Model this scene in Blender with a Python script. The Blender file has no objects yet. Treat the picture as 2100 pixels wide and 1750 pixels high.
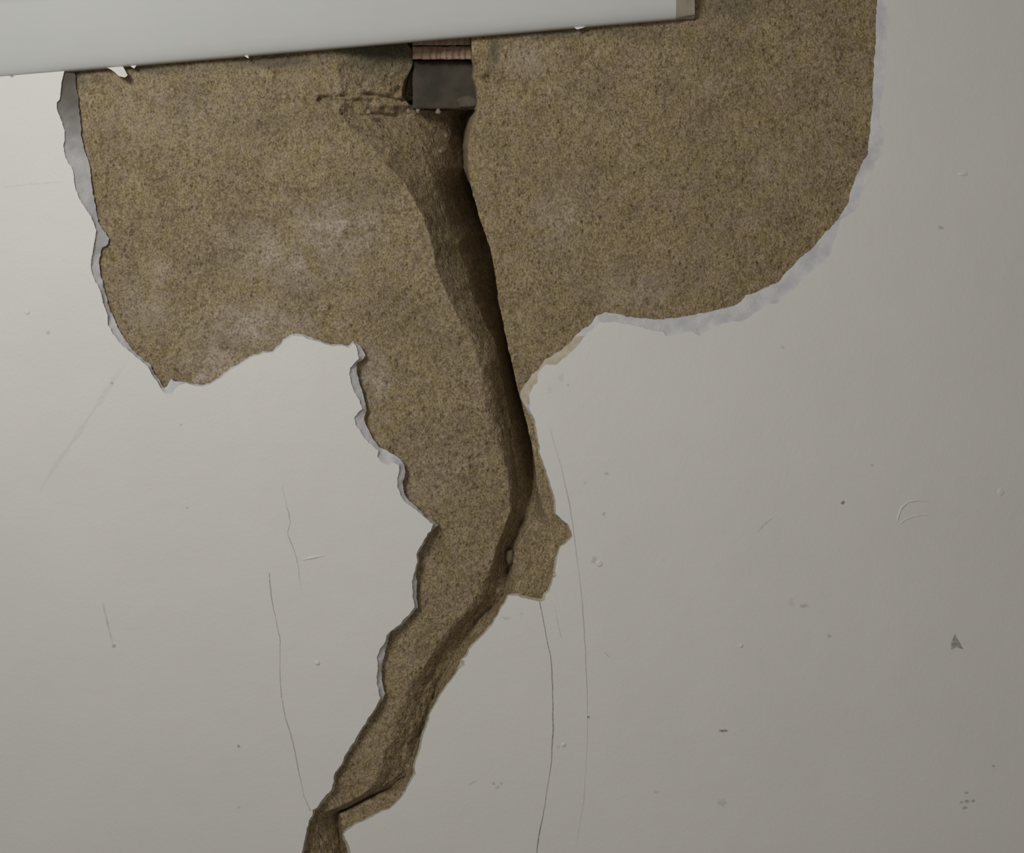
import bpy, math
import numpy as np
from mathutils import Vector, Matrix
from mathutils.geometry import delaunay_2d_cdt

# ------------------------------------------------------------------ frame, camera, light
S = 0.0005            # metres per photo pixel on the wall plane
D = 1.0               # camera to wall, metres
ZC = 0.80             # height of the picture centre above the floor
ROLL = math.atan(0.0859)
ca, sa = math.cos(ROLL), math.sin(ROLL)
scn = bpy.context.scene
col = scn.collection

cam_data = bpy.data.cameras.new('camera')
cam = bpy.data.objects.new('camera', cam_data)
col.objects.link(cam)
cam_data.sensor_fit = 'HORIZONTAL'
cam_data.sensor_width = 36.0
cam_data.lens = 36.0 * D / (2100 * S)
cam_data.clip_start = 0.01
right = Vector((ca, 0, -sa)); up = Vector((sa, 0, ca)); back = Vector((0, -1, 0))
m = Matrix((right, up, back)).transposed().to_4x4()
m.translation = Vector((0, -D, ZC))
cam.matrix_world = m
scn.camera = cam

world = bpy.data.worlds.new('world'); scn.world = world
world.use_nodes = True
bg = world.node_tree.nodes['Background']
bg.inputs['Color'].default_value = (1.0, 0.96, 0.88, 1)
bg.inputs['Strength'].default_value = 0.12

def area(name, loc, target, size, power, colour):
    l = bpy.data.lights.new(name, 'AREA'); l.shape = 'RECTANGLE'
    l.size, l.size_y = size; l.energy = power; l.color = colour
    o = bpy.data.objects.new(name, l); col.objects.link(o)
    o.location = loc
    o.rotation_euler = (Vector(target) - Vector(loc)).to_track_quat('-Z', 'Y').to_euler()
    return o
area('daylight_left', (-0.64, -1.15, ZC + 0.70), (-0.05, 0, ZC + 0.05), (0.42, 0.42), 10.2, (0.98, 1.0, 0.985))
area('room_fill', (0.25, -1.8, ZC - 0.35), (0.25, 0, ZC), (0.9, 0.9), 3.4, (1.0, 0.93, 0.86))  # added unseen fill, stands in for floor bounce to lighten the sill underside

scn.view_settings.view_transform = 'Standard'
scn.view_settings.look = 'None'
scn.view_settings.gamma = 1
scn.view_settings.use_curve_mapping = False
scn.view_settings.exposure = 0.0

# ------------------------------------------------------------------ numeric helpers
def P(px, py, d):
    """photo pixel and depth behind the wall face (in pixels) -> world points (n,3)"""
    px = np.asarray(px, float); py = np.asarray(py, float); d = np.asarray(d, float)
    f = (D + d * S) / D
    u = (px - 1050) * S * f; v = -(py - 875) * S * f
    return np.stack([u * ca + v * sa, d * S, -u * sa + v * ca + ZC], -1)

def _hash(ix, iy, seed):
    n = (ix.astype(np.int64) * 374761393 + iy.astype(np.int64) * 668265263 + seed * 974634777) & 0xffffffff
    n = ((n ^ (n >> 13)) * 1274126177) & 0xffffffff
    n = n ^ (n >> 16)
    return (n & 0xffff) / 65535.0 * 2 - 1

def vnoise(x, y, size, seed=0):
    x = np.asarray(x, float) / size; y = np.asarray(y, float) / size
    ix = np.floor(x); iy = np.floor(y); fx = x - ix; fy = y - iy
    fx = fx * fx * (3 - 2 * fx); fy = fy * fy * (3 - 2 * fy)
    a = _hash(ix, iy, seed); b = _hash(ix + 1, iy, seed)
    c = _hash(ix, iy + 1, seed); d = _hash(ix + 1, iy + 1, seed)
    return (a * (1 - fx) + b * fx) * (1 - fy) + (c * (1 - fx) + d * fx) * fy

def fbm(x, y, size, seed=0, octaves=3):
    r = 0; a = 1.0; t = 0
    for k in range(octaves):
        r = r + a * vnoise(x, y, size / 2 ** k, seed + k * 17); t += a; a *= 0.5
    return r / t

def sstep(e0, e1, x):
    t = np.clip((x - e0) / (e1 - e0), 0, 1); return t * t * (3 - 2 * t)

def resample(pts, step):
    pts = np.asarray(pts, float)
    seg = np.hypot(*np.diff(pts, axis=0).T); s = np.r_[0, np.cumsum(seg)]
    n = max(2, int(s[-1] / step))
    t = np.linspace(0, s[-1], n + 1)
    return np.stack([np.interp(t, s, pts[:, 0]), np.interp(t, s, pts[:, 1])], -1)

def roughen(pts, step, amp, seed, size=14):
    q = resample(pts, step)
    x, y = q[:, 0].copy(), q[:, 1].copy()
    q[:, 0] += amp * fbm(x, y, size, seed, 3); q[:, 1] += amp * fbm(x, y, size, seed + 50, 3)
    return q

def inside(poly, x, y):
    r = np.zeros(len(x), bool)
    a = poly; b = np.roll(poly, -1, 0)
    for (x0, y0), (x1, y1) in zip(a, b):
        if y0 == y1: continue
        c = ((y0 > y) != (y1 > y)) & (x < (x1 - x0) * (y - y0) / (y1 - y0) + x0)
        r ^= c
    return r

def dist_line(x, y, pts):
    """distance to polyline, arc parameter 0..1"""
    pts = np.asarray(pts, float); best = np.full(np.shape(x), 1e9)
    for (x0, y0), (x1, y1) in zip(pts[:-1], pts[1:]):
        dx, dy = x1 - x0, y1 - y0; L = dx * dx + dy * dy + 1e-9
        t = np.clip(((x - x0) * dx + (y - y0) * dy) / L, 0, 1)
        best = np.minimum(best, np.hypot(x - x0 - t * dx, y - y0 - t * dy))
    return best

def link(name, verts, faces, mat, parent=None, smooth=True, attrs=None):
    me = bpy.data.meshes.new(name)
    me.from_pydata([tuple(v) for v in verts], [], [tuple(int(i) for i in f) for f in faces])
    if attrs:
        for k, a in attrs.items():
            at = me.attributes.new(k, 'FLOAT', 'POINT'); at.data.foreach_set('value', np.asarray(a, np.float32))
    me.validate(); me.update()
    if smooth: me.polygons.foreach_set('use_smooth', [True] * len(me.polygons))
    o = bpy.data.objects.new(name, me); me.materials.append(mat)
    col.objects.link(o)
    if parent: o.parent = parent
    return o

def tag(o, label=None, cat=None, group=None, kind=None):
    if label: o['label'] = label
    if cat: o['category'] = cat
    if group: o['group'] = group
    if kind: o['kind'] = kind
    return o

def grid_faces(nr, nc, base=0):
    i = np.arange(nr - 1)[:, None] * nc + np.arange(nc - 1)[None, :] + base
    i = i.ravel()
    return np.stack([i, i + nc, i + nc + 1, i + 1], -1)

def fix_front(o):
    """make faces look at the room (towards -Y)"""
    me = o.data
    s = 0
    for p in me.polygons: s += p.normal.y * p.area
    if s > 0: me.flip_normals()

# ------------------------------------------------------------------ materials
def nodes(name):
    m = bpy.data.materials.new(name); m.use_nodes = True
    nt = m.node_tree; nt.nodes.clear()
    out = nt.nodes.new('ShaderNodeOutputMaterial'); b = nt.nodes.new('ShaderNodeBsdfPrincipled')
    nt.links.new(b.outputs[0], out.inputs[0])
    tc = nt.nodes.new('ShaderNodeTexCoord')
    return m, nt, b, tc

def N(nt, kind, **kw):
    n = nt.nodes.new('ShaderNode' + kind)
    for k, v in kw.items():
        if k.startswith('_'): setattr(n, k[1:], v)
        else: n.inputs[k].default_value = v
    return n

def noise(nt, vec, scale, detail=3, rough=0.5):
    n = N(nt, 'TexNoise', Scale=scale, Detail=detail, Roughness=rough)
    nt.links.new(vec, n.inputs['Vector']); return n.outputs['Fac']

def ramp(nt, fac, stops):
    r = nt.nodes.new('ShaderNodeValToRGB')
    while len(r.color_ramp.elements) > 1: r.color_ramp.elements.remove(r.color_ramp.elements[-1])
    for i, (p, c) in enumerate(stops):
        e = r.color_ramp.elements[0] if i == 0 else r.color_ramp.elements.new(p)
        e.position = p
        e.color = (c, c, c, 1) if isinstance(c, (int, float)) else (*c, 1)
    nt.links.new(fac, r.inputs[0]); return r.outputs[0]

def mix(nt, fac, a, b, mode='MIX'):
    n = nt.nodes.new('ShaderNodeMix'); n.data_type = 'RGBA'; n.blend_type = mode
    for s, v in ((n.inputs[0], fac), (n.inputs[6], a), (n.inputs[7], b)):
        if isinstance(v, (int, float)): s.default_value = v
        elif isinstance(v, tuple): s.default_value = (*v, 1)
        else: nt.links.new(v, s)
    return n.outputs[2]

def math_(nt, op, a, b):
    n = nt.nodes.new('ShaderNodeMath'); n.operation = op
    for s, v in zip(n.inputs, (a, b)):
        if isinstance(v, (int, float)): s.default_value = v
        else: nt.links.new(v, s)
    return n.outputs[0]

def bump(nt, b, h, dist, strength=1.0, prev=None):
    n = N(nt, 'Bump', Strength=strength, Distance=dist)
    nt.links.new(h, n.inputs['Height'])
    if prev: nt.links.new(prev, n.inputs['Normal'])
    nt.links.new(n.outputs[0], b.inputs['Normal']); return n.outputs[0]

def attr(nt, name):
    n = nt.nodes.new('ShaderNodeAttribute'); n.attribute_name = name; return n.outputs['Fac']

def mapping(nt, vec, scale, rot=0):
    n = nt.nodes.new('ShaderNodeMapping'); n.inputs['Scale'].default_value = scale
    n.inputs['Rotation'].default_value = (0, rot, 0)
    nt.links.new(vec, n.inputs[0]); return n.outputs[0]

def mat_sand(name, tint=(1, 1, 1), damp=False):
    m, nt, b, tc = nodes(name); v = tc.outputs['Object']
    g = mapping(nt, v, (1.0, 1.0, 0.72), math.radians(12))
    big = noise(nt, v, 11, 4, 0.6)
    base = ramp(nt, big, [(0.36, (0.300, 0.222, 0.140)), (0.50, (0.312, 0.240, 0.122)), (0.64, (0.335, 0.257, 0.150))])
    patch = noise(nt, v, 75, 2, 0.5)
    base = mix(nt, ramp(nt, patch, [(0.42, 0.0), (0.60, 0.8)]), base, (0.315, 0.235, 0.165))
    med = noise(nt, g, 160, 3, 0.6)
    c = mix(nt, ramp(nt, med, [(0.34, 0.62), (0.56, 0.0)]), base, (0.15, 0.105, 0.05))
    hue = noise(nt, g, 330, 2, 0.5)
    c = mix(nt, ramp(nt, hue, [(0.50, 0.0), (0.68, 0.75)]), c, (0.40, 0.32, 0.205))
    fine = noise(nt, g, 620, 2, 0.6)
    c = mix(nt, ramp(nt, fine, [(0.36, 0.75), (0.50, 0.0)]), c, (0.120, 0.085, 0.038))
    c = mix(nt, ramp(nt, fine, [(0.56, 0.0), (0.68, 0.6)]), c, (0.43, 0.35, 0.235))
    # round pores
    vo = N(nt, 'TexVoronoi', Scale=190.0, Randomness=1.0); nt.links.new(g, vo.inputs['Vector'])
    pick = noise(nt, g, 95, 1, 0.5)
    pore = math_(nt, 'MULTIPLY', ramp(nt, vo.outputs['Distance'], [(0.08, 1.0), (0.36, 0.0)]),
                 ramp(nt, pick, [(0.48, 0.0), (0.58, 1.0)]))
    c = mix(nt, math_(nt, 'MULTIPLY', pore, 0.6), c, (0.085, 0.058, 0.025))
    mott = noise(nt, v, 26, 4, 0.65)
    c = mix(nt, 1.0, c, ramp(nt, mott, [(0.34, 0.84), (0.50, 1.0), (0.66, 1.08)]), 'MULTIPLY')
    # salt bloom
    salt = attr(nt, 'salt')
    sn = noise(nt, v, 380, 4, 0.75)
    sf = math_(nt, 'MULTIPLY', salt, math_(nt, 'MULTIPLY', ramp(nt, sn, [(0.42, 0.05), (0.56, 1.0)]), ramp(nt, noise(nt, v, 60, 3, 0.6), [(0.38, 0.15), (0.54, 1.0)])))
    c = mix(nt, sf, c, (0.54, 0.46, 0.40))
    # mould, with sill shade painted into the colour
    c = mix(nt, attr(nt, 'stain_shade'), c, (0.085, 0.085, 0.062))
    c = mix(nt, 1.0, c, tint, 'MULTIPLY')
    nt.links.new(c, b.inputs['Base Color'])
    b.inputs['Roughness'].default_value = 0.95
    b.inputs['Specular IOR Level'].default_value = 0.15
    h = math_(nt, 'ADD', noise(nt, g, 420, 3, 0.65), math_(nt, 'MULTIPLY', noise(nt, g, 130, 2, 0.5), 0.9))
    h = math_(nt, 'SUBTRACT', h, math_(nt, 'MULTIPLY', pore, 0.7))
    bump(nt, b, h, 0.0018, 0.85)
    return m

def mat_paint(name, colour, rough=0.55, tex=0.00035, wide=0.0014):
    m, nt, b, tc = nodes(name); v = tc.outputs['Object']
    blot = noise(nt, v, 7, 3, 0.55)
    c = mix(nt, ramp(nt, blot, [(0.35, 0.0), (0.65, 1.0)]), tuple(x * 0.965 for x in colour), colour)
    tint = noise(nt, v, 45, 3, 0.6)
    c = mix(nt, ramp(nt, tint, [(0.40, 0.0), (0.62, 0.35)]), c, (colour[0] * 1.02, colour[1] * 0.975, colour[2] * 0.965))
    nt.links.new(c, b.inputs['Base Color'])
    b.inputs['Roughness'].default_value = rough
    b.inputs['Specular IOR Level'].default_value = 0.35
    p = bump(nt, b, noise(nt, v, 22, 3, 0.5), wide, 0.6)
    bump(nt, b, noise(nt, v, 260, 3, 0.55), tex, 0.55, p)
    return m

def mat_plain(name, c0, c1, scale, rough=0.9, bd=0.0006, bscale=400):
    m, nt, b, tc = nodes(name); v = tc.outputs['Object']
    c = mix(nt, ramp(nt, noise(nt, v, scale, 4, 0.6), [(0.38, 0.0), (0.62, 1.0)]), c0, c1)
    nt.links.new(c, b.inputs['Base Color'])
    b.inputs['Roughness'].default_value = rough
    b.inputs['Specular IOR Level'].default_value = 0.2
    bump(nt, b, noise(nt, v, bscale, 3, 0.6), bd, 0.8)
    return m

def mat_mark(name, colour, nscale=500, lo=0.35, hi=0.6):
    m, nt, b, tc = nodes(name); v = tc.outputs['Object']
    out = [n for n in nt.nodes if n.type == 'OUTPUT_MATERIAL'][0]
    tr = nt.nodes.new('ShaderNodeBsdfTransparent'); mx = nt.nodes.new('ShaderNodeMixShader')
    f = math_(nt, 'MULTIPLY', attr(nt, 'alpha'), ramp(nt, noise(nt, v, nscale, 3, 0.6), [(lo, 0.25), (hi, 0.62)]))
    nt.links.new(f, mx.inputs[0]); nt.links.new(tr.outputs[0], mx.inputs[1]); nt.links.new(b.outputs[0], mx.inputs[2])
    nt.links.new(mx.outputs[0], out.inputs[0])
    b.inputs['Base Color'].default_value = (*colour, 1); b.inputs['Roughness'].default_value = 0.8
    return m

M_SAND = mat_sand('sand_render')
M_SLAB = mat_sand('sand_render_slab', (1.0, 0.99, 0.97))
M_WALL = mat_paint('wall_paint', (0.70, 0.68, 0.645))
M_SILL = mat_paint('sill_gloss', (0.62, 0.62, 0.60), 0.33, 0.00010, 0.0008)
def mat_skim(name, *a):
    m = mat_plain(name, *a); nt = m.node_tree; b = [n for n in nt.nodes if n.type == 'BSDF_PRINCIPLED'][0]
    src = b.inputs['Base Color'].links[0].from_socket
    nt.links.new(mix(nt, attr(nt, 'dirt'), src, (0.125, 0.108, 0.085)), b.inputs['Base Color']); return m
M_SKIM = mat_skim('gypsum_skim', (0.50, 0.485, 0.50), (0.60, 0.58, 0.575), 60, 0.9, 0.0007, 300)
M_SKIMB = mat_plain('dusty_skim', (0.42, 0.36, 0.27), (0.52, 0.46, 0.37), 80, 0.9, 0.0007, 300)
M_ENDWOOD = mat_plain('sill_end_paint', (0.33, 0.29, 0.225), (0.38, 0.335, 0.265), 60, 0.7, 0.0002)
M_BRICKR = mat_plain('clay_brick', (0.34, 0.22, 0.155), (0.44, 0.31, 0.23), 120, 0.95, 0.0008)
M_BRICKG = mat_plain('sooty_brick', (0.052, 0.047, 0.035), (0.085, 0.068, 0.052), 35, 0.95, 0.0005)
M_MORTAR = mat_plain('old_mortar', (0.085, 0.073, 0.052), (0.13, 0.108, 0.078), 70, 0.95, 0.001)
M_STONE = mat_plain('grit_stone', (0.19, 0.150, 0.105), (0.33, 0.27, 0.195), 160, 0.9, 0.0006)
M_CHIP = mat_plain('brown_stone', (0.13, 0.105, 0.070), (0.18, 0.145, 0.10), 90, 0.9, 0.0006)
M_CRACK = mat_mark('crack_line', (0.16, 0.13, 0.10), 250, 0.30, 0.5)
M_SCUFF = mat_mark('grey_scuff', (0.22, 0.22, 0.21), 350)
M_RUST = mat_mark('brown_speck', (0.10, 0.05, 0.03), 350)

# ------------------------------------------------------------------ traced outlines (photo pixels)
EDGE_A_LEFT = [(131,-10),(131,146),(129,161),(126,170),(124,192),(122,204),(116,210),(118,226),(125,245),(132,269),(133,281),
 (130,300),(134,322),(145,341),(150,355),(154,379),(159,400),(165,414),(177,431),(188,446),(192,460),(198,474),(195,486),
 (194,498),(190,517),(186,541),(188,556),(196,578),(206,597),(210,616),(214,630),(220,645),(222,666),(231,683),(244,700),
 (256,713),(278,731),(304,753),(314,772),(330,796),(340,808),(354,808),(358,798),(369,790),(381,785),(400,791),(419,792),
 (436,786),(455,773),(474,758),(498,745),(514,734),(543,724),(560,722),(574,711),(584,699),(601,688),(622,691),(634,696),
 (650,701),(668,706),(682,711),(699,709),(716,714),(723,704),(729,706),(736,735),(725,748),(718,757),(716,767),(720,786),
 (728,807),(738,824),(744,838),(734,848),(727,858),(729,872),(740,886),(752,904),(764,915),(776,924),(775,938),(783,950),
 (798,954),(807,948),(818,955),(820,967),(815,981),(815,998),(821,1013),(831,1030),(850,1044),(870,1060),(882,1070),
 (888,1076),(884,1088),(877,1094),(871,1107),(861,1124),(854,1136),(856,1152),(849,1176),(844,1193),(846,1222),(850,1246),
 (834,1265),(820,1280),(806,1291),(794,1304),(788,1319),(778,1333),(773,1350),(774,1373),(772,1400),(776,1419),(780,1434),
 (768,1453),(753,1477),(740,1498),(725,1523),(712,1543),(706,1550),(700,1568),(688,1584),(684,1593),(684,1606),(680,1618),
 (670,1630),(659,1642),(652,1654),(641,1662),(642,1672),(634,1682),(631,1696),(627,1712),(624,1730),(620,1744),(612,1790),
 (600,1850),(575,1930),(560,2010)]
EDGE_A_RIGHT = [(600,2012),(640,1940),(672,1870),(700,1800),(716,1765),(719,1750),(716,1736),(708,1722),(705,1710),(714,1702),(726,1694),(742,1686),(762,1676),(780,1665),
 (798,1660),(812,1648),(828,1632),(838,1610),(852,1587),(850,1574),(855,1558),(862,1540),(865,1520),(870,1504),(877,1484),
 (887,1454),(899,1434),(915,1410),(930,1390),(942,1372),(953,1366),(954,1357),(947,1354),(957,1347),(964,1332),(978,1316),(994,1301),(1006,1287),(1021,1263),
 (1033,1241),(1043,1222),(1060,1223),(1084,1229),(1108,1234),(1118,1231),(1119,1220),(1127,1214),(1128,1205),(1132,1198),
 (1134,1188),(1142,1181),(1138,1172),(1142,1148),(1150,1123),(1165,1111),(1174,1100),(1169,1084),(1165,1075),(1153,1066),
 (1140,1055),(1140,1030),(1132,1002),(1124,978),(1113,945),(1107,927),(1105,907),(1096,860),(1085,836),(1087,828),(1085,813),
 (1095,791),(1103,787),(1103,766),(1118,748),(1140,748),(1158,735),(1180,716),(1190,701),(1208,681),(1231,661),(1264,661),
 (1293,666),(1318,671),(1329,676),(1360,682),(1368,690),(1386,686),(1414,680),(1437,690),(1453,677),(1468,668),(1507,659),
 (1521,660),(1536,653),(1557,636),(1582,623),(1596,623),(1611,604),(1629,593),(1650,568),(1675,550),(1703,525),(1707,500),
 (1714,489),(1723,451),(1743,438),(1760,430),(1764,407),(1770,388),(1776,377),(1786,351),(1798,341),(1806,324),(1812,288),
 (1811,271),(1802,254),(1804,216),(1810,192),(1813,156),(1817,103),(1820,60),(1825,31),(1822,0),(1826,-60),(1820,-150)]
EDGE_B_LEFT = [(154,-14),(154,146),(157,180),(160,199),(161,221),(165,252),(167,283),(173,307),(179,326),(185,343),(188,372),(191,398),(196,426),
 (201,453),(213,474),(224,489),(222,500),(211,508),(206,520),(203,541),(207,568),(215,594),(221,621),(232,647),(242,671),
 (256,697),(273,719),(292,736),(309,750),(321,772),(337,797),(343,790),(350,777),(360,783),(379,782),(400,788),(419,789),
 (435,783),(453,770),(473,754),(497,742),(513,731),(542,721),(558,719),(571,709),(581,697),(600,684),(622,686),(640,693),
 (668,703),(682,707),(698,706),(714,710),(722,700),(732,704),(742,717),(750,728),(744,737),(733,743),(731,764),(738,787),
 (745,812),(750,828),(752,842),(746,857),(753,877),(763,899),(778,916),(792,923),(806,932),(821,941),(829,953),(832,967),
 (827,987),(827,1010),(839,1027),(859,1046),(879,1063),(893,1070),(897,1078),(888,1088),(881,1095),(875,1108),(866,1124),
 (859,1136),(859,1152),(853,1176),(855,1193),(855,1231),(858,1246),(838,1268),(823,1283),(808,1294),(803,1296),(796,1313),(789,1337),
 (784,1366),(783,1397),(790,1424),(785,1436),(771,1455),(757,1478),(743,1500),(729,1525),(716,1545),(711,1552),(704,1569),
 (691,1586),(688,1594),(688,1607),(685,1619),(674,1633),(663,1645),(656,1657),(646,1664),(646,1673),(638,1684),(635,1697),
 (631,1713),(628,1731),(625,1745),(617,1790),(605,1850),(580,1930),(566,2004)]
EDGE_B_RIGHT = [(598,2004),(636,1940),(667,1870),(695,1800),(711,1765),(714,1750),(711,1737),(704,1723),(701,1710),(711,1699),(724,1690),(740,1683),(760,1673),(778,1662),
 (796,1657),(810,1645),(825,1630),(834,1610),(847,1587),(846,1574),(851,1558),(858,1540),(861,1520),(866,1504),(873,1484),
 (884,1454),(896,1433),(912,1408),(928,1388),(940,1369),(944,1354),(954,1344),(961,1330),(975,1314),(991,1299),(1003,1285),(1018,1261),
 (1030,1239),(1041,1219),(1060,1218),(1084,1224),(1108,1229),(1113,1226),(1115,1217),(1122,1211),(1124,1203),(1128,1196),
 (1130,1186),(1136,1180),(1134,1172),(1138,1148),(1147,1121),(1162,1109),(1170,1100),(1166,1086),(1162,1077),(1151,1069),
 (1136,1056),(1136,1030),(1128,1003),(1120,979),(1109,946),(1103,927),(1101,907),(1092,862),(1076,832),(1066,812),(1067,803),
 (1076,789),(1090,770),(1104,757),(1117,738),(1146,721),(1168,704),(1189,679),(1214,664),(1222,648),(1243,641),(1282,648),
 (1314,653),(1350,655),(1386,653),(1428,645),(1471,636),(1511,625),(1529,607),(1564,593),(1596,580),(1607,564),(1639,532),
 (1671,503),(1686,485),(1721,446),(1740,414),(1744,396),(1755,366),(1767,334),(1779,319),(1783,288),(1785,254),(1789,216),
 (1791,168),(1793,120),(1797,77),(1795,48),(1799,0),(1800,-60),(1798,-140)]
A = roughen(np.array(EDGE_A_LEFT + EDGE_A_RIGHT), 2.2, 1.9, 3, 9)
B = roughen(np.array(EDGE_B_LEFT + EDGE_B_RIGHT), 2.2, 2.3, 3, 9)

# crease lines of the exposed render: y, K1 x d, K2 x d, K3 x d, toe x d, slab edge x d
ROWS = np.array([
 (-160, 690,17, 832,68, 838,135, 962,135, 967,15),
 (  90, 690,17, 832,68, 838,135, 962,135, 967,15),
 ( 103, 690,17, 845,71, 850,135, 963,135, 968,15),
 ( 126, 690,17, 843,72, 849,135, 964,135, 970,15),
 ( 137, 690,18, 840,72, 846,135, 966,135, 973,15),
 ( 159, 695,18, 833,72, 839,135, 964,135, 970,15),
 ( 178, 695,20, 829,74, 835,135, 970,135, 976,15),
 ( 198, 700,22, 822,74, 832,130, 974,135, 979,15),
 ( 214, 700,24, 834,54, 842,120, 975,135, 979,15),
 ( 226, 690,24, 840,54, 925, 90, 968,125, 979,15),
 ( 240, 690,21, 845,50, 922, 74, 952,112, 975,15),
 ( 262, 715,20, 850,46, 925, 74, 951,108, 967,15),
 ( 300, 760,19, 855,42, 925, 74, 948,104, 960,16),
 ( 340, 790,19, 870,42, 932, 78, 951,102, 960,16),
 ( 376, 830,20, 885,43, 938, 82, 946,102, 964,17),
 ( 438, 862,21, 910,47, 955, 90, 968,104, 981,18),
 ( 506, 884,22, 935,54, 985, 95, 997,102,1004,18),
 ( 561, 897,23, 950,53, 997, 92,1009, 99,1015,18),
 ( 621, 920,25, 970,51,1008, 88,1018, 94,1023,18),
 ( 700, 965,27,1010,50,1028, 80,1035, 88,1039,18),
 ( 758, 980,28,1024,52,1042, 78,1048, 86,1053,17),
 ( 810, 993,28,1034,52,1054, 76,1060, 84,1065,18),
 ( 850,1003,28,1040,50,1064, 74,1070, 82,1076,21),
 ( 893,1014,28,1046,48,1074, 72,1081, 80,1086,22),
 ( 944,1028,28,1055,47,1083, 70,1091, 76,1096,23),
 ( 993,1040,28,1062,46,1089, 68,1097, 73,1101,24),
 (1016,1043,28,1063,48,1086, 66,1097, 68,1105,25),
 (1044,1044,28,1060,49,1077, 63,1096, 56,1113,25),
 (1080,1034,28,1050,49,1062, 61,1082, 46,1132,22),
 (1120,1016,28,1032,49,1044, 61,1060, 44,1134,20),
 (1147,1008,27,1030,50,1042, 64,1052, 46,1118,20),
 (1167,1000,27,1028,48,1042, 64,1050, 48,1092,20),
 (1194, 986,26,1020,45,1038, 52,1046, 44,1063,22),
 (1219, 980,25,1014,42,1034, 46,1038, 42,1046,22),
 (1236, 966,24,1000,40,1021, 45,1026, 44,1035,18),
 (1256, 948,24, 978,39, 995, 44, 999, 43,1024,17),
 (1275, 930,24, 960,38, 976, 44, 980, 43,1014,16),
 (1296, 914,24, 944,38, 964, 44, 968, 43, 996,16),
 (1316, 898,24, 930,38, 948, 44, 952, 43, 978,16),
 (1340, 884,24, 914,37, 935, 43, 940, 42, 960,16),
 (1360, 870,24, 900,36, 922, 42, 927, 41, 948,16),
 (1380, 858,23, 890,35, 913, 42, 917, 41, 936,16),
 (1405, 838,22, 872,34, 895, 42, 899, 41, 918,16),
 (1431, 830,22, 862,33, 889, 41, 893, 38, 902,16),
 (1456, 824,22, 856,32, 880, 40, 883, 36, 888,15),
 (1510, 800,20, 838,30, 861, 40, 864, 36, 869,15),
 (1545, 786,20, 822,30, 848, 38, 853, 34, 861,15),
 (1575, 776,20, 808,29, 838, 38, 843, 34, 852,15),
 (1592, 770,20, 798,28, 834, 38, 839, 35, 850,15),
 (1604, 764,20, 790,28, 814, 37, 820, 35, 842,15),
 (1618, 754,20, 772,28, 800, 37, 806, 34, 835,15),
 (1632, 738,20, 750,27, 762, 36, 768, 33, 828,15),
 (1646, 714,20, 726,27, 735, 35, 742, 32, 814,15),
 (1658, 692,22, 706,28, 714, 36, 720, 30, 800,15),
 (1668, 664,24, 680,34, 689, 46, 697, 30, 772,15),
 (1690, 652,27, 680,38, 692, 50, 699, 28, 730,15),
 (1710, 646,27, 682,38, 696, 50, 702, 28, 712,15),
 (1750, 640,27, 686,38, 701, 50, 707, 28, 718,15),
 (1800, 628,27, 670,38, 684, 50, 690, 28, 700,15),
 (2040, 520,27, 555,38, 566, 50, 572, 28, 582,15)], float)
ys = np.arange(-160, 2040, 3.0)
def crease(i): return np.interp(ys, ROWS[:, 0], ROWS[:, i])
def deepen(i, f_up=1.75, f_lo=1.9):
    c_ = crease(i); f = np.interp(ys, [198, 240, 400, 620, 1150, 1240], [1.0, f_up * 1.45, f_up * 1.4, f_up * 1.12, f_up, f_lo])
    return np.where(c_ < 125, 14 + (c_ - 14) * f, c_)
jit = 1.5 * fbm(ys, ys * 0, 13, 77, 3)

GROOVES = [  # polyline, half width, depth
 ([(652,203),(675,200),(700,197),(728,196),(750,192),(775,196),(800,201),(830,206)], 3.5, 13),
 ([(655,208),(680,222),(690,236),(715,239),(745,240),(770,237),(800,238),(835,241)], 4.0, 11),
 ([(820,185),(812,192),(800,196)], 6, 12),
 ([(752,1476),(775,1480),(795,1484)], 2.5, 4),
 ([(700,1664),(740,1646),(765,1630),(770,1640)], 4, 8),
 ([(765,1632),(800,1618),(810,1612)], 4, 8),
 ([(713,1664),(717,1690)], 3, 6),
 ([(897,1404),(889,1432)], 4, 9),
 ([(478,300),(470,360)], 3, 2.0), ([(1050,1160),(1042,1176)], 5, 8),
 ([(1130,560),(1150,640)], 9, 2.5), ([(1180,235),(1240,190),(1300,165)], 10, 2.5),
]
PITS = [(1000,160,9,9),(703,330,4,4),(406,350,7,2.5),(1233,203,8,3),(1238,205,8,3),(1145,460,8,3),(1185,130,6,2.5),
 (980,130,6,4),(995,112,8,3),(1290,140,3,3),(1450,300,4,3),(1625,235,5,3.5),(1395,270,4,3),(575,330,6,2.5),(590,180,6,2.5)]
LUMPS = [(700,222,14,7),(745,226,12,8),(776,222,12,7),(800,226,14,6),(640,236,18,5),(680,300,60,5),(1078,1112,20,9),
 (1098,1150,20,8),(1062,1088,13,7),(1052,1188,11,6),(1112,1100,14,6),(1085,1190,16,4),(1010,330,45,3),(790,880,60,4),(855,900,50,3),
 (848,1562,9,7),(842,1578,7,6),(752,1638,10,5),(790,1630,9,4),(732,1660,9,4),(698,1690,6,5)]
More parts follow.
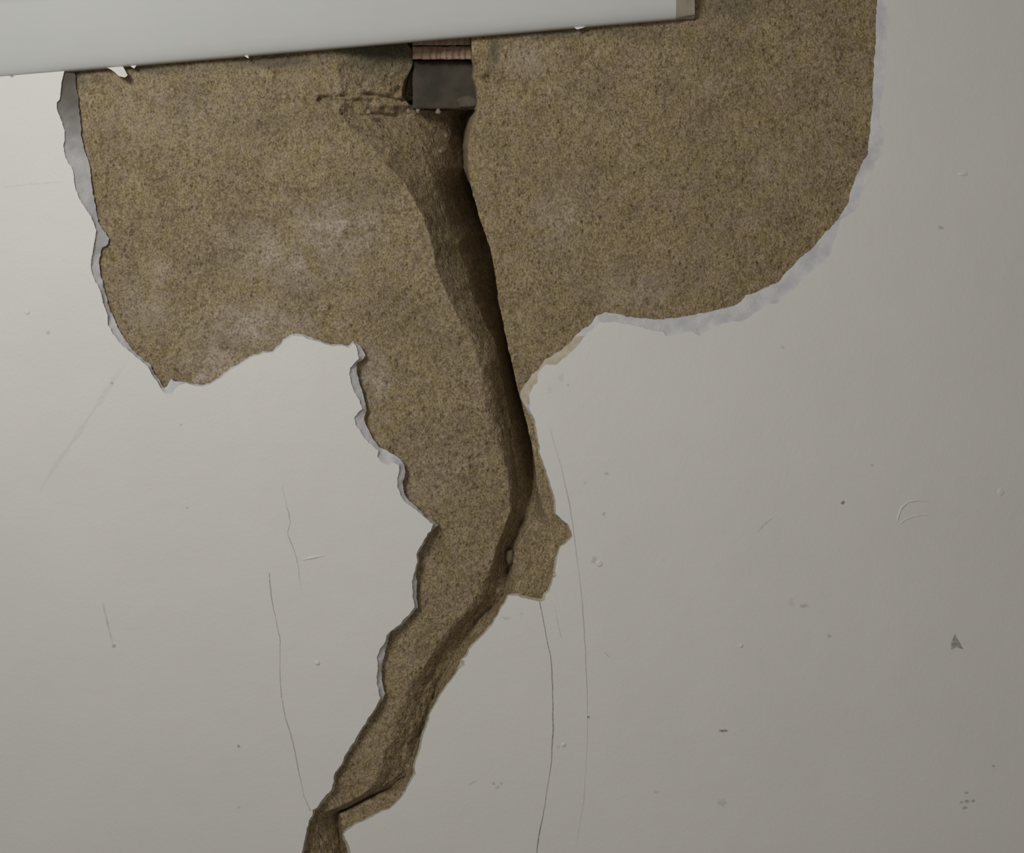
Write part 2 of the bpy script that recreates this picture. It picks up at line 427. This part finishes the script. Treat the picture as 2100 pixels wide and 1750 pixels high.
def relief(x, y, d):
    """ broken, granular relief of the sand render """
    d = d + 2.6 * fbm(x, y, 130, 11, 3) + 1.3 * fbm(x, y, 26, 12, 2) + 1.0 * vnoise(x, y, 6.5, 13) + 0.6 * vnoise(x, y, 3.2, 14)
    # broken faces (crevice, ledge, block) are coarser than the trowelled coat
    br = np.maximum(sstep(16, 34, d) * 1.0, sstep(198, 206, y) * (1 - sstep(238, 246, y)) * sstep(650, 690, x) * (1 - sstep(985, 1000, x)))
    d = d + br * (3.0 * fbm(x, y, 19, 111, 2) + 1.8 * vnoise(x, y, 8, 113))
    wob = 4.5 * fbm(x, y, 13, 21, 3); gd = 0.55 + 0.75 * fbm(x, y, 18, 23, 2)
    for pts, w, dep in GROOVES:
        p = np.array(pts)
        s = (x > p[:, 0].min() - 40) & (x < p[:, 0].max() + 40) & (y > p[:, 1].min() - 40) & (y < p[:, 1].max() + 40)
        if not s.any(): continue
        q = dist_line(x[s] + wob[s], y[s] + wob[s] * 0.7, pts)
        d[s] += dep * gd[s] * np.exp(-(q / w) ** 2)
    for (cx, cy, r, dep) in PITS:
        d += dep * np.exp(-(((x - cx) ** 2 + (y - cy) ** 2) / r ** 2) ** 1.5)
    for (cx, cy, r, h) in LUMPS:
        d -= h * np.exp(-(((x - cx + wob) ** 2 + (y - cy) ** 2) / r ** 2) ** 1.3)
    # recessed strip between the two seams, where the coat has broken away
    s = sstep(200, 206, y + wob) * (1 - sstep(234, 241, y + wob)) * sstep(655, 720, x) * (1 - sstep(835, 860, x))
    return d + 7 * s

SALT = [(690,470,80,55,.7),(640,540,90,40,.4),(545,520,80,50,.6),(615,545,30,26,.8),(740,480,26,20,.6),(520,668,90,44,.75),(440,730,70,60,.55),
 (405,775,30,14,.8),(765,775,26,40,.85),(1145,450,40,50,.45),(1080,120,45,30,.4),(1127,180,6,12,1.0),(1455,180,22,16,.5),
 (1300,590,90,40,.3),(300,620,60,60,.35),(380,230,150,80,.2),(1000,330,20,70,.1),(1350,600,40,26,.3),(560,340,30,26,.25),
 (850,1000,60,60,.22),(915,580,18,60,.15),(600,580,60,25,.3),(1560,330,30,40,.15),(330,555,26,22,.4)]
STAIN_SHADE = [(1012,100,12,34,.75),(1050,66,40,8,.7),(775,108,90,38,.9),(560,125,120,14,.6),(1500,10,60,30,.45),(1130,66,90,12,.6),(300,140,75,9,.7),(150,152,26,8,.9),(560,118,40,10,.7),  # mould patches; those under and beside the sill also paint in its shade
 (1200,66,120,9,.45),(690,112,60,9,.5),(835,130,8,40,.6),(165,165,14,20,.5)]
def blobs(L, x, y, seed):
    r = np.zeros(np.shape(x)); w = 10 * fbm(x, y, 22, seed, 3)
    for cx, cy, sx, sy, a in L:
        r = np.maximum(r, a * np.exp(-(((x - cx + w) / sx) ** 2 + ((y - cy + w) / sy) ** 2)))
    return r

def sheet(name, lines, counts, mat, parent=None, soft=None):
    """ structured sheet: columns run between crease lines """
    X = []; Z = []
    for (xa, da), (xb, db), n, k in zip(lines[:-1], lines[1:], counts, range(99)):
        t = np.linspace(0, 1, n + 1)[(0 if k == 0 else 1):]
        X.append(xa[:, None] * (1 - t) + xb[:, None] * t)
        tz = t[None, :] ** (soft[:, None] if (k == 1 and soft is not None) else (1.25 if (k == 2 and soft is not None) else 1.0))
        Z.append(da[:, None] * (1 - tz) + db[:, None] * tz)
    X = np.hstack(X); Z = np.hstack(Z); Y = np.repeat(ys[:, None], X.shape[1], 1)
    sh = X.shape
    x, y, z = X.ravel(), Y.ravel(), Z.ravel()
    z = relief(x, y, z.copy())
    o = link(name, P(x, y, z), grid_faces(*sh), mat, parent,
             attrs={'salt': np.minimum(1, 1.1 * blobs(SALT, x, y, 31)), 'stain_shade': blobs(STAIN_SHADE, x, y, 41)})
    fix_front(o); return o

one = np.ones_like(ys)
K1 = (crease(1) + 7 * fbm(ys, ys * 0, 60, 81, 3), crease(2)); K2 = (crease(3), deepen(4)); K3 = (crease(5) + jit * .5, deepen(6))
K4 = (crease(7) + jit * .6, deepen(8, 1.6, 1.6)); K5 = (crease(9) + jit, crease(10))
under = np.interp(ys, [345, 400, 900, 1040], [0, 1, 1, 0])      # the slab edge is undercut here
K4 = (K4[0] * (1 - under) + (K5[0] + 9) * under, K4[1] * (1 + 0.7 * under)); K3 = (K3[0] * (1 - under) + (K5[0] + 2) * under, K3[1] * (1 + 0.75 * under))
K2 = (K2[0] + 7 * fbm(ys, ys * 0, 45, 85, 3), K2[1] * (1 + 0.03 * under))
K0 = (60 * one, 14 * one)
farx = np.interp(ys, [-160, 800, 860, 2040], [1930, 1930, 1300, 900]); K8 = (farx, 14 * one)
K6 = (K5[0] + 10 + 0 * ys, K5[1] * .55 + 14 * .45)
K7 = (K5[0] + np.interp(ys, [0, 800, 900, 2040], [45, 45, 26, 26]), 14 * one)

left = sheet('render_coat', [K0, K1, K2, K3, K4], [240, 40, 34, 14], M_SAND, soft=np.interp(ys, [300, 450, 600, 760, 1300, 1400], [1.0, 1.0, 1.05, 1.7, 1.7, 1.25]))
tag(left, 'sandy brown render coat exposed left of the deep split, running down into the narrow crack', 'render coat')
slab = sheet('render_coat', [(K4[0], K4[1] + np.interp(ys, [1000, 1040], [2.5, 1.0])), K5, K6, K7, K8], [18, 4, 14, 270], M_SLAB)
tag(slab, 'broad sandy brown render slab right of the deep split, with a sharp broken left edge', 'render coat')

# ------------------------------------------------------------------ the painted wall with its hole
def und(x, y):
    x = np.asarray(x, float); y = np.asarray(y, float)
    return 1.0 * fbm(x, y, 260, 5, 2)

wall = bpy.data.objects.new('wall_front', None); col.objects.link(wall)
wall['kind'] = 'structure'
wall['label'] = 'white painted plaster wall with a large broken-out patch under the sill'

X0, X1, Y0, Y1 = -700, 2800, -500, 2400
def cdt(polys, pts):
    V = []; E = []
    for p in polys:
        b = len(V); n = len(p); V += [Vector(q) for q in p]
        E += [(b + i, b + (i + 1) % n) for i in range(n)]
    V += [Vector(q) for q in pts]
    r = delaunay_2d_cdt(V, E, [], 0, 1e-4)
    v = np.array([tuple(q) for q in r[0]]); f = np.array([t for t in r[2] if len(t) == 3])
    return v, f

gx, gy = np.meshgrid(np.arange(X0 + 25, X1, 36.0), np.arange(Y0 + 25, Y1, 36.0)); gx = gx.ravel(); gy = gy.ravel()
rr = resample([(X0, Y0), (X1, Y0), (X1, Y1), (X0, Y1), (X0, Y0)], 100)[:-1]
ins = inside(A, gx, gy)
v, f = cdt([rr, A], np.stack([gx, gy], -1)[~ins])
c = v[f].mean(1); f = f[~inside(A, c[:, 0], c[:, 1])]
verts = list(P(v[:, 0], v[:, 1], und(v[:, 0], v[:, 1])))
face_plain = [tuple(t) for t in f]
o = link('painted_plaster', verts, face_plain, M_WALL, wall); fix_front(o)
# broken edge of the paint film, a rim of its own thickness
n = len(A); u = und(A[:, 0], A[:, 1])
cen = np.roll(A, -1, 0) - np.roll(A, 1, 0); nrm = np.stack([cen[:, 1], -cen[:, 0]], -1)
nrm /= np.hypot(nrm[:, 0], nrm[:, 1])[:, None] + 1e-9
area2 = np.sum(A[:, 0] * np.roll(A[:, 1], -1) - np.roll(A[:, 0], -1) * A[:, 1])
test = A + nrm * 1.2
if inside(A, test[:, 0], test[:, 1]).mean() < 0.5: nrm = -nrm      # nrm points into the hole
ring0 = P(A[:, 0], A[:, 1], u); ring1 = P(A[:, 0] + nrm[:, 0] * .5, A[:, 1] + nrm[:, 1] * .5, u + 2.6)
i = np.arange(n); j = (i + 1) % n
rim = link('paint_rim', np.vstack([ring0, ring1]), np.stack([i, j, j + n, i + n], -1), M_WALL, wall)
rim['label'] = 'thin broken rim of the white paint film'

# exposed gypsum skim between paint edge and render
lo, hi = (100, -170), (1840, 2030)
jx, jy = np.meshgrid(np.arange(lo[0], hi[0], 4.5), np.arange(lo[1], hi[1], 4.5)); jx = jx.ravel(); jy = jy.ravel()
jx = jx + 1.5 * vnoise(jx, jy, 4, 8); jy = jy + 1.5 * vnoise(jx, jy, 4, 9)
s = inside(A, jx, jy); jx, jy = jx[s], jy[s]; s = ~inside(B, jx, jy); jx, jy = jx[s], jy[s]
v, f = cdt([A, B], np.stack([jx, jy], -1))
c = v[f].mean(1); k = inside(A, c[:, 0], c[:, 1]) & ~inside(B, c[:, 0], c[:, 1]); f = f[k]
dA = np.array([np.min(np.hypot(A[:, 0] - q[0], A[:, 1] - q[1])) for q in v])
dB = np.array([np.min(np.hypot(B[:, 0] - q[0], B[:, 1] - q[1])) for q in v])
t = dA / (dA + dB + 1e-6)
dep = 2.2 + 8.5 * t ** 0.8 + 1.6 * fbm(v[:, 0], v[:, 1], 12, 61, 2) * sstep(0, .3, t) * (1 - sstep(.8, 1, t))
dep += und(v[:, 0], v[:, 1])
vb = P(v[:, 0], v[:, 1], dep)
# rim of the skim going down to the render
cb = np.roll(B, -1, 0) - np.roll(B, 1, 0); nb = np.stack([cb[:, 1], -cb[:, 0]], -1); nb /= np.hypot(nb[:, 0], nb[:, 1])[:, None] + 1e-9
tb = B + nb * 1.2
if inside(B, tb[:, 0], tb[:, 1]).mean() < 0.5: nb = -nb
ub = und(B[:, 0], B[:, 1])
r0 = P(B[:, 0], B[:, 1], ub + 10.7); r1 = P(B[:, 0] - nb[:, 0] * 2.5, B[:, 1] - nb[:, 1] * 2.5, ub + 20)
nB = len(B); i = np.arange(nB); j = (i + 1) % nB; base = len(vb)
rimf = np.stack([i, j, j + nB, i + nB], -1) + base
allv = np.vstack([vb, r0, r1])
# the stretch beside the crack and block is brown with render dust, the rest is pale gypsum
cx = v[f].mean(1)
fb = B[i]
def dusty(q): 
    return ((q[:, 1] > 850) & (q[:, 0] > 870) & (q[:, 0] < 1200)) | ((q[:, 1] > 1436)) | ((q[:, 1] > 1200) & (q[:, 0] > 860)) | ((q[:, 0] > 1060) & (q[:, 0] < 1200) & (q[:, 1] > 690) & (q[:, 1] < 830))
xy = np.vstack([v, B, B])
dirt = (1 - sstep(150, 390, xy[:, 1] + 40 * fbm(xy[:, 0], xy[:, 1], 30, 71, 3))) * (xy[:, 0] < 500) * 1.0
dirt = np.maximum(dirt, 0.25 * (xy[:, 0] < 500) * (xy[:, 1] < 520))
m1 = dusty(cx); m2 = dusty(B[i]);
for nm, mt, fa, fr, lab in (('broken_plaster_edge', M_SKIM, f[~m1], rimf[~m2], 'pale grey broken gypsum edge round the upper patch'),
                       ('broken_plaster_edge', M_SKIMB, f[m1], rimf[m2], 'dusty tan broken plaster edge along the narrow crack')):
    faces = [tuple(q) for q in fa] + [tuple(q) for q in fr]
    used = np.unique(np.concatenate([np.ravel(fa), np.ravel(fr)]).astype(int)); rem = {int(k): i2 for i2, k in enumerate(used)}
    o = link(nm, allv[used], [tuple(rem[int(k)] for k in q) for q in faces], mt, wall, attrs={'dirt': dirt[used]}); fix_front(o)
    o['label'] = lab

# ------------------------------------------------------------------ marks and hairline cracks on the paint
def ribbon(name, pts, width, mat, alpha=1.0, lift=0.35, label=None, taper=True, wob=0.8, seed=1, ridge=None):
    q = resample(pts, 4); x, y = q[:, 0].copy(), q[:, 1].copy()
    q[:, 0] += wob * fbm(x, y, 16, seed, 2); q[:, 1] += wob * fbm(x, y, 16, seed + 3, 2)
    t = np.gradient(q, axis=0); nn = np.stack([-t[:, 1], t[:, 0]], -1); nn /= np.hypot(nn[:, 0], nn[:, 1])[:, None] + 1e-9
    s = np.linspace(0, 1, len(q))
    env = np.sin(np.pi * np.clip(s, 0, 1)) ** 0.4 if taper else np.ones(len(q))
    w = width * (0.75 + 0.4 * vnoise(s * 100, s * 0, 9, seed)) * (0.4 + 0.6 * env)
    k = 5; V = []; AL = []
    for c_, a_ in zip((-1, -.5, 0, .5, 1), (0, .7, 1, .7, 0)):
        px = q[:, 0] + nn[:, 0] * w * c_; py = q[:, 1] + nn[:, 1] * w * c_
        h = lift if ridge is None else 0.05 + ridge * a_ * env
        V.append(P(px, py, und(px, py) - h)); AL.append(alpha * a_ * env)
    V = np.stack(V, 1).reshape(-1, 3); AL = np.stack(AL, 1).ravel()
    o = link(name, V, grid_faces(len(q), 5), mat, wall, attrs={'alpha': AL}); fix_front(o)
    if label: o['label'] = label
    return o

ribbon('hairline_crack', [(1107,1234),(1112,1262),(1121,1310),(1129,1345),(1132,1380),(1134,1440),(1134,1500),(1131,1560),(1124,1610),(1116,1660),(1106,1710),(1099,1760),(1090,1830)],
       1.9, M_CRACK, 0.95, label='long fine crack running down from the broken block', taper=False, seed=2)
ribbon('hairline_crack', [(1125,870),(1150,955),(1165,1020),(1175,1080),(1184,1150),(1192,1210),(1197,1275),(1201,1345),(1204,1420),(1205,1480),(1203,1560),(1197,1640),(1188,1700),(1180,1740)],
       1.6, M_CRACK, 0.62, label='fainter fine crack right of the long one', seed=5)
ribbon('hairline_crack', [(578,990),(584,1020),(596,1070),(590,1098),(604,1130),(610,1150),(612,1180),(620,1220)], 1.6, M_CRACK, 0.5, wob=2.5, seed=7,
       label='short jagged crack left of the narrow crack')
ribbon('hairline_crack', [(552,1175),(556,1225),(574,1310),(574,1370),(577,1430),(586,1475),(600,1520),(612,1580),(624,1635),(637,1664)], 1.6, M_CRACK, 0.55, seed=9,
       label='fine crack meeting the lower end of the narrow crack', taper=False)
ribbon('hairline_crack', [(1137,1242),(1143,1275),(1154,1320)], 1.2, M_CRACK, 0.35, seed=11)
ribbon('scuff_mark', [(258,742),(205,822),(160,890),(110,960),(80,1012)], 9, M_SCUFF, 0.13, seed=12, label='long faint diagonal grey scuff')
ribbon('scuff_mark', [(210,1235),(222,1285),(232,1325)], 2.6, M_SCUFF, 0.5, seed=13, label='short grey scratch on the left wall')
ribbon('scuff_mark', [(0,386),(60,378),(135,372)], 3, M_SCUFF, 0.15, seed=14)
ribbon('scuff_mark', [(1552,1095),(1566,1078),(1590,1058)], 3, M_SCUFF, 0.35, seed=15)
ribbon('scuff_mark', [(956,1614),(970,1605),(980,1600)], 2.4, M_SCUFF, 0.35, seed=16)
ribbon('scuff_mark', [(1236,1335),(1246,1345),(1254,1353)], 2, M_SCUFF, 0.35, seed=17)
ribbon('paint_ridge', [(1842,1078),(1841,1062),(1850,1040),(1865,1029),(1885,1026),(1905,1030)], 3.2, M_WALL, ridge=1.8, wob=.5, seed=18, label='crescent-shaped ridge in the paint')
ribbon('paint_ridge', [(1842,1079),(1856,1066),(1880,1058),(1905,1056)], 2.6, M_WALL, ridge=1.2, wob=.5, seed=18)
ribbon('paint_ridge', [(620,1149),(640,1144),(666,1140)], 3, M_WALL, ridge=1.8, wob=.3, seed=19, label='short raised dash of paint')


def spot(name, poly_or_c, mat, alpha, label=None, lift=0.4, seed=0):
    """ irregular smear: centre (x,y,rx,ry) """
    cx, cy, rx, ry = poly_or_c
    n = 28; th = np.linspace(0, 2 * np.pi, n, endpoint=False)
    V = [P([cx], [cy], [und(cx, cy) - lift])[0]]; AL = [alpha]; F = []
    wobf = 1 + 0.5 * fbm(np.cos(th) * 11 + cx * 7.3, np.sin(th) * 11 + cy * 5.1, 10, seed, 2)
    for k, (s_, a_) in enumerate(((.55, .8), (1.0, 0))):
        px = cx + rx * s_ * wobf * np.cos(th); py = cy + ry * s_ * wobf * np.sin(th)
        V += list(P(px, py, und(px, py) - lift)); AL += [alpha * a_] * n
    for i in range(n):
        F.append((0, 1 + i, 1 + (i + 1) % n)); F.append((1 + i, 1 + n + i, 1 + n + (i + 1) % n, 1 + (i + 1) % n))
    o = link(name, V, F, mat, wall, attrs={'alpha': AL}); fix_front(o)
    if label: o['label'] = label
    return o
def tri_mark(name, poly, mat, alpha, label):
    poly = np.array(poly, float); c = poly.mean(0); q = resample(np.vstack([poly, poly[:1]]), 3)[:-1]
    V = [P([c[0]], [c[1]], [und(*c) - .4])[0]]; AL = [alpha]; n = len(q)
    for s_, a_ in ((.8, 1), (1.0, .0)):
        r = c + (q - c) * s_; V += list(P(r[:, 0], r[:, 1], und(r[:, 0], r[:, 1]) - .4)); AL += [alpha * a_] * n
    F = []
    for i in range(n):
        F.append((0, 1 + i, 1 + (i + 1) % n)); F.append((1 + i, 1 + n + i, 1 + n + (i + 1) % n, 1 + (i + 1) % n))
    o = link(name, V, F, mat, wall, attrs={'alpha': AL}); fix_front(o); o['label'] = label
tri_mark('chip_mark', [(1958,1298),(1978,1334),(1962,1328),(1950,1335),(1950,1318)], M_SCUFF, 0.8, 'small grey arrowhead-shaped chip mark')
for (x_, y_, rx, ry, a, m_) in [(1729,1031,4.5,4.5,.9,M_RUST),(1788,955,5,3,.5,M_SCUFF),(1649,1244,10,6,.45,M_SCUFF),(1622,1236,7,12,.15,M_SCUFF),
    (1701,1305,5,4,.4,M_SCUFF),(1982,1626,6,3,.6,M_SCUFF),(1971,1646,6,3,.6,M_SCUFF),(1983,1644,6,4,.75,M_SCUFF),(1996,1643,4,4,.7,M_SCUFF),
    (1979,1657,7,4,.6,M_SCUFF),(2037,1571,4,3,.5,M_SCUFF),(1484,1499,10,3.5,.9,M_RUST),(1480,1648,12,10,.28,M_SCUFF),(1346,1625,7,3,.35,M_SCUFF),
    (1207,1471,3.5,3.5,.8,M_CRACK),(489,1531,3.5,4,.9,M_RUST),(233,1325,4.5,4.5,.6,M_SCUFF),(98,682,5,6,.4,M_SCUFF),(1930,467,6,4,.5,M_SCUFF),
    (1238,1055,5,5,.5,M_SCUFF),(1201,990,5,4,.4,M_SCUFF),(1244,972,6,5,.3,M_SCUFF),(1218,1150,8,9,.4,M_SCUFF),(1605,712,6,3,.35,M_SCUFF),
    (1012,1608,5,4,.4,M_SCUFF),(1020,1615,5,4,.4,M_SCUFF),(1028,1608,4,4,.35,M_SCUFF),(25,156,6,2.6,.9,M_SCUFF),(55,62,8,7,.0,M_SCUFF),
    (384,1042,3,3,.4,M_SCUFF),(229,786,4,4,.5,M_SCUFF),(371,872,3,3,.4,M_SCUFF),(1040,1268,16,4,.25,M_SCUFF),(1070,1260,6,4,.2,M_SCUFF),
    (650,1362,7,5,.25,M_SCUFF),(1145,1533,5,4,.3,M_SCUFF),(1360,1150,5,4,.1,M_SCUFF),(1150,775,8,10,.16,M_SCUFF),(1128,800,6,8,.14,M_SCUFF),
    (1165,790,3,3,.3,M_SCUFF),(490,1656,4,4,.3,M_SCUFF),(856,966,3,3,.0,M_SCUFF)]:
    if a > 0.05: spot('speck', (x_, y_, rx, ry), m_, a, seed=int(x_))
# small raised blobs of paint
def blob(name, cx, cy, r, h, parent, mat, label=None, d0=None, sx=1.0, sy=1.0, seed=0, closed=False, rough=.38):
    nu, nv = 18, 10; V = []; F = []
    for a in range(nv + 1):
        ph = (math.pi if closed else math.pi / 2) * a / nv
        for b_ in range(nu):
            th = 2 * math.pi * b_ / nu
            rr_ = r * (1 + (rough if closed else .22) * float(vnoise(np.array([cx + 9 * math.cos(th) + 5 * math.cos(ph)]), np.array([cy + 9 * math.sin(th)]), 5, seed)[0]))
            x_ = cx + sx * rr_ * math.sin(ph) * math.cos(th); y_ = cy + sy * rr_ * math.sin(ph) * math.sin(th)
            z_ = (d0 if d0 is not None else float(und(x_, y_))) - h * math.cos(ph) + (0.15 if not closed else 0)
            V.append(P([x_], [y_], [z_])[0])
    for a in range(nv):
        for b_ in range(nu):
            F.append((a * nu + b_, a * nu + (b_ + 1) % nu, (a + 1) * nu + (b_ + 1) % nu, (a + 1) * nu + b_))
    o = link(name, V, F, mat, parent); 
    if not closed: fix_front(o)
    if label: o['label'] = label
    return o
blob('paint_nib', 651, 1360, 5, 3, wall, M_WALL)
blob('paint_nib', 1156, 1528, 5, 2.5, wall, M_WALL)
blob('paint_nib', 1228, 1157, 7, 2.5, wall, M_WALL)
blob('paint_nib', 1520, 1325, 4, 2.5, wall, M_WALL)
blob('paint_nib', 1975, 357, 9, 2.0, wall, M_WALL, sy=.5)
blob('paint_nib', 2052, 1010, 7, 1.6, wall, M_WALL)
blob('paint_nib', 56, 640, 5, 1.6, wall, M_WALL)
blob('paint_nib', 1120, 1228, 5, 4, wall, M_SKIMB, d0=6)
blob('paint_nib', 1138, 1180, 5, 4, wall, M_SKIMB, d0=6)

# ------------------------------------------------------------------ window sill (horizontal in the room)
def sill_y(px): return 157.0 - 0.0859 * px
sill = bpy.data.objects.new('sill', None); col.objects.link(sill)
base_pt = P([1385], [sill_y(1385)], [0])[0]
zs = float(base_pt[2])
sill.location = (0, 0, zs)
tag(sill, 'white gloss painted window sill with a thick rounded front, along the top of the wall', 'window sill', kind='thing')
NOSE = [(0,0),(5,4),(10,11),(16,22),(24,40),(34,64),(46,94),(58,124),(72,148),(88,166),(97,180),(97,194),
        (88,208),(70,217),(40,222),(0,223)]
def profile(scale=1.0, inset=0.0):
    q = resample(NOSE, 5)
    pts = [(0.004, 0.0)]
    pts += [(-a * S * scale, min(max(b * S, inset), 223 * S - inset)) for a, b in q]
    return pts + [(0.004, 223 * S)]
xe = float(P([1424], [28], [0])[0][0])
xs = [-0.95, -0.7, -0.5, -0.3, -0.1, 0.05, xe - 0.030, xe - 0.0195]
V = []; F = []
pf = profile(); npf = len(pf)
for x_ in xs:
    for (y_, z_) in pf: V.append((x_, y_, z_))
nx = len(xs)
for a in range(nx - 1):
    for b_ in range(npf - 1):
        i0 = a * npf + b_; F.append((i0, i0 + npf, i0 + npf + 1, i0 + 1))
    F.append((a * npf, a * npf + npf - 1, (a + 1) * npf + npf - 1, (a + 1) * npf))
F.append(tuple(range(npf)))
o = link('board', V, F, M_SILL, sill)
# splayed end of the nosing
V = []; F = []
ends = [(xe - 0.0195, 1.0, 0), (xe - 0.009, 0.90, 0.0008), (xe, 0.66, 0.002)]
for (x_, sc, ins_) in ends:
    for (y_, z_) in profile(sc, ins_): V.append((x_, y_, z_))
for a in range(len(ends) - 1):
    for b_ in range(npf - 1):
        i0 = a * npf + b_; F.append((i0, i0 + npf, i0 + npf + 1, i0 + 1))
F.append(tuple(range(2 * npf, 3 * npf)))
o = link('end_face', V, F, M_ENDWOOD, sill, smooth=False); o['label'] = 'splayed dull tan end of the sill'

def flake(name, poly, d0, d1, thick, parent, mat, label=None):
    """ little curled plate of paint hanging from a top edge; poly in photo pixels """
    poly = resample(np.array(poly + poly[:1], float), 4)[:-1]
    t = (poly[:, 1] - poly[:, 1].min()) / (np.ptp(poly[:, 1]) + 1e-6)
    dd = d0 + (d1 - d0) * t ** 1.5
    n = len(poly)
    f_ = P(poly[:, 0], poly[:, 1], dd); b_ = P(poly[:, 0], poly[:, 1], dd + thick)
    c0 = poly.mean(0); tm = np.mean(dd)
    V = np.vstack([f_, b_, P([c0[0]], [c0[1]], [tm]), P([c0[0]], [c0[1]], [tm + thick])])
    F = []
    for i in range(n):
        j = (i + 1) % n
        F += [(2 * n, i, j), (2 * n + 1, n + j, n + i), (i, i + n, j + n, j)]
    o = link(name, V, F, mat, None, smooth=False)
    if parent:
        o.parent = parent; o.matrix_parent_inverse = Matrix.Translation(-Vector(parent.location))
    if label: o['label'] = label
    return o
flake('paint_flake', [(218,138),(250,133),(256,143),(262,155),(256,159),(243,156),(235,148),(228,143)], 2, -6, 1.6, sill, M_WALL, 'white paint flake hanging below the sill')
flake('paint_flake', [(500,113),(508,112),(511,120),(505,118)], 1, -2, 1.2, sill, M_WALL)
flake('paint_flake', [(1176,54),(1206,51),(1196,57),(1183,61)], 1, -2, 1.2, sill, M_WALL)
flake('paint_flake', [(262,132),(282,131),(275,141),(268,136)], 2, 0, 1.2, sill, M_WALL)

# ------------------------------------------------------------------ brickwork inside the hole
def bricky(name, x0, x1, y0, y1, d, depth, mat, seams_x=(), seams_y=(), step=3.0, amp=1.2, seed=0):
    nx_ = int((x1 - x0) / step) + 1; ny_ = int((y1 - y0) / step) + 1
    X, Y = np.meshgrid(np.linspace(x0, x1, nx_), np.linspace(y0, y1, ny_))
    Z = d + amp * fbm(X, Y, 24, seed, 3); X = X + .9 * vnoise(X, Y, 7, seed); Y = Y + 1.1 * vnoise(X, Y, 7, seed + 1)
    for s_ in seams_x: Z = Z + 4.5 * np.exp(-((X - s_ - 1.2 * vnoise(Y, Y * 0, 14, seed)) / 2.0) ** 2)
    for s_ in seams_y: Z = Z + 8 * np.exp(-((Y - s_) / 2.6) ** 2)
    e = np.minimum(np.minimum(X - x0, x1 - X), np.minimum(Y - y0, y1 - Y)); Z = Z + 4 * np.exp(-e / 2.5)
    V = P(X.ravel(), Y.ravel(), Z.ravel()); F = [tuple(q) for q in grid_faces(ny_, nx_)]
    per = list(range(nx_)) + [r * nx_ + nx_ - 1 for r in range(1, ny_)] + [(ny_ - 1) * nx_ + c_ for c_ in range(nx_ - 2, -1, -1)] + [r * nx_ for r in range(ny_ - 2, 0, -1)]
    b0 = len(V); bp = P(X.ravel()[per], Y.ravel()[per], np.full(len(per), d + depth)); V = np.vstack([V, bp]); m_ = len(per)
    for i in range(m_): F.append((per[i], per[(i + 1) % m_], b0 + (i + 1) % m_, b0 + i))
    F.append(tuple(range(b0, b0 + m_)))
    return link(name, V, F, mat)
o = bricky('brick', 846, 992, 95, 122, 52, 68, M_BRICKR, [866,884,897,905,918,931,944,956,970], [], 1.5, 1.6, 91)
tag(o, 'reddish combed brick edge in the hole, just above the dark brick', 'brick', 'bricks seen in the hole')
o = bricky('brick', 846, 992, 66, 93, 52, 70, M_BRICKR, [872,890,902,915,929,941,955,968], [], 1.5, 1.6, 92)
tag(o, 'narrow reddish brick edge in the hole, directly under the sill', 'brick', 'bricks seen in the hole')
o = bricky('brick', 846, 992, 125, 224, 78, 50, M_BRICKG, [], [], 3, 1.0, 93)
tag(o, 'dark grey sooty brick face in the middle of the hole', 'brick', 'bricks seen in the hole')
o = blob('mortar_lump', 958, 207, 20, 5, None, M_MORTAR, d0=77, sx=1.35, sy=.62, seed=5, closed=True)
tag(o, 'greenish brown mortar lump at the lower right of the dark brick', 'mortar')

stones = [(757,230,6,33,'pale angular stone chip on the ledge left of the dark brick'),
 (838,229,4,48,'tiny pebble under the lower left corner of the dark brick'),
 (857,228,4,53,'tiny pebble under the middle of the dark brick'),
 (899,230,5.5,60,'pebble under the lower right of the dark brick'),
 (915,279,3.5,84,'tiny pale pebble beside the top of the dark crevice'),
 (904,311,4,84,'small pebble on the slope beside the dark crevice')]
for (x_, y_, r_, d_, lab) in stones:
    o = blob('pebble', x_, y_, r_, r_ * .9, None, M_STONE, d0=d_, sx=1.0, sy=1.15, seed=int(x_), closed=True)
    tag(o, lab, 'pebble', 'pebbles on the broken ledge')
o = blob('stone_chip', 1046, 1142, 10, 10, None, M_CHIP, d0=72, sx=.85, sy=1.6, seed=8, closed=True, rough=.16)
tag(o, 'oval grey stone stuck in the crack, left of the broken block', 'stone')
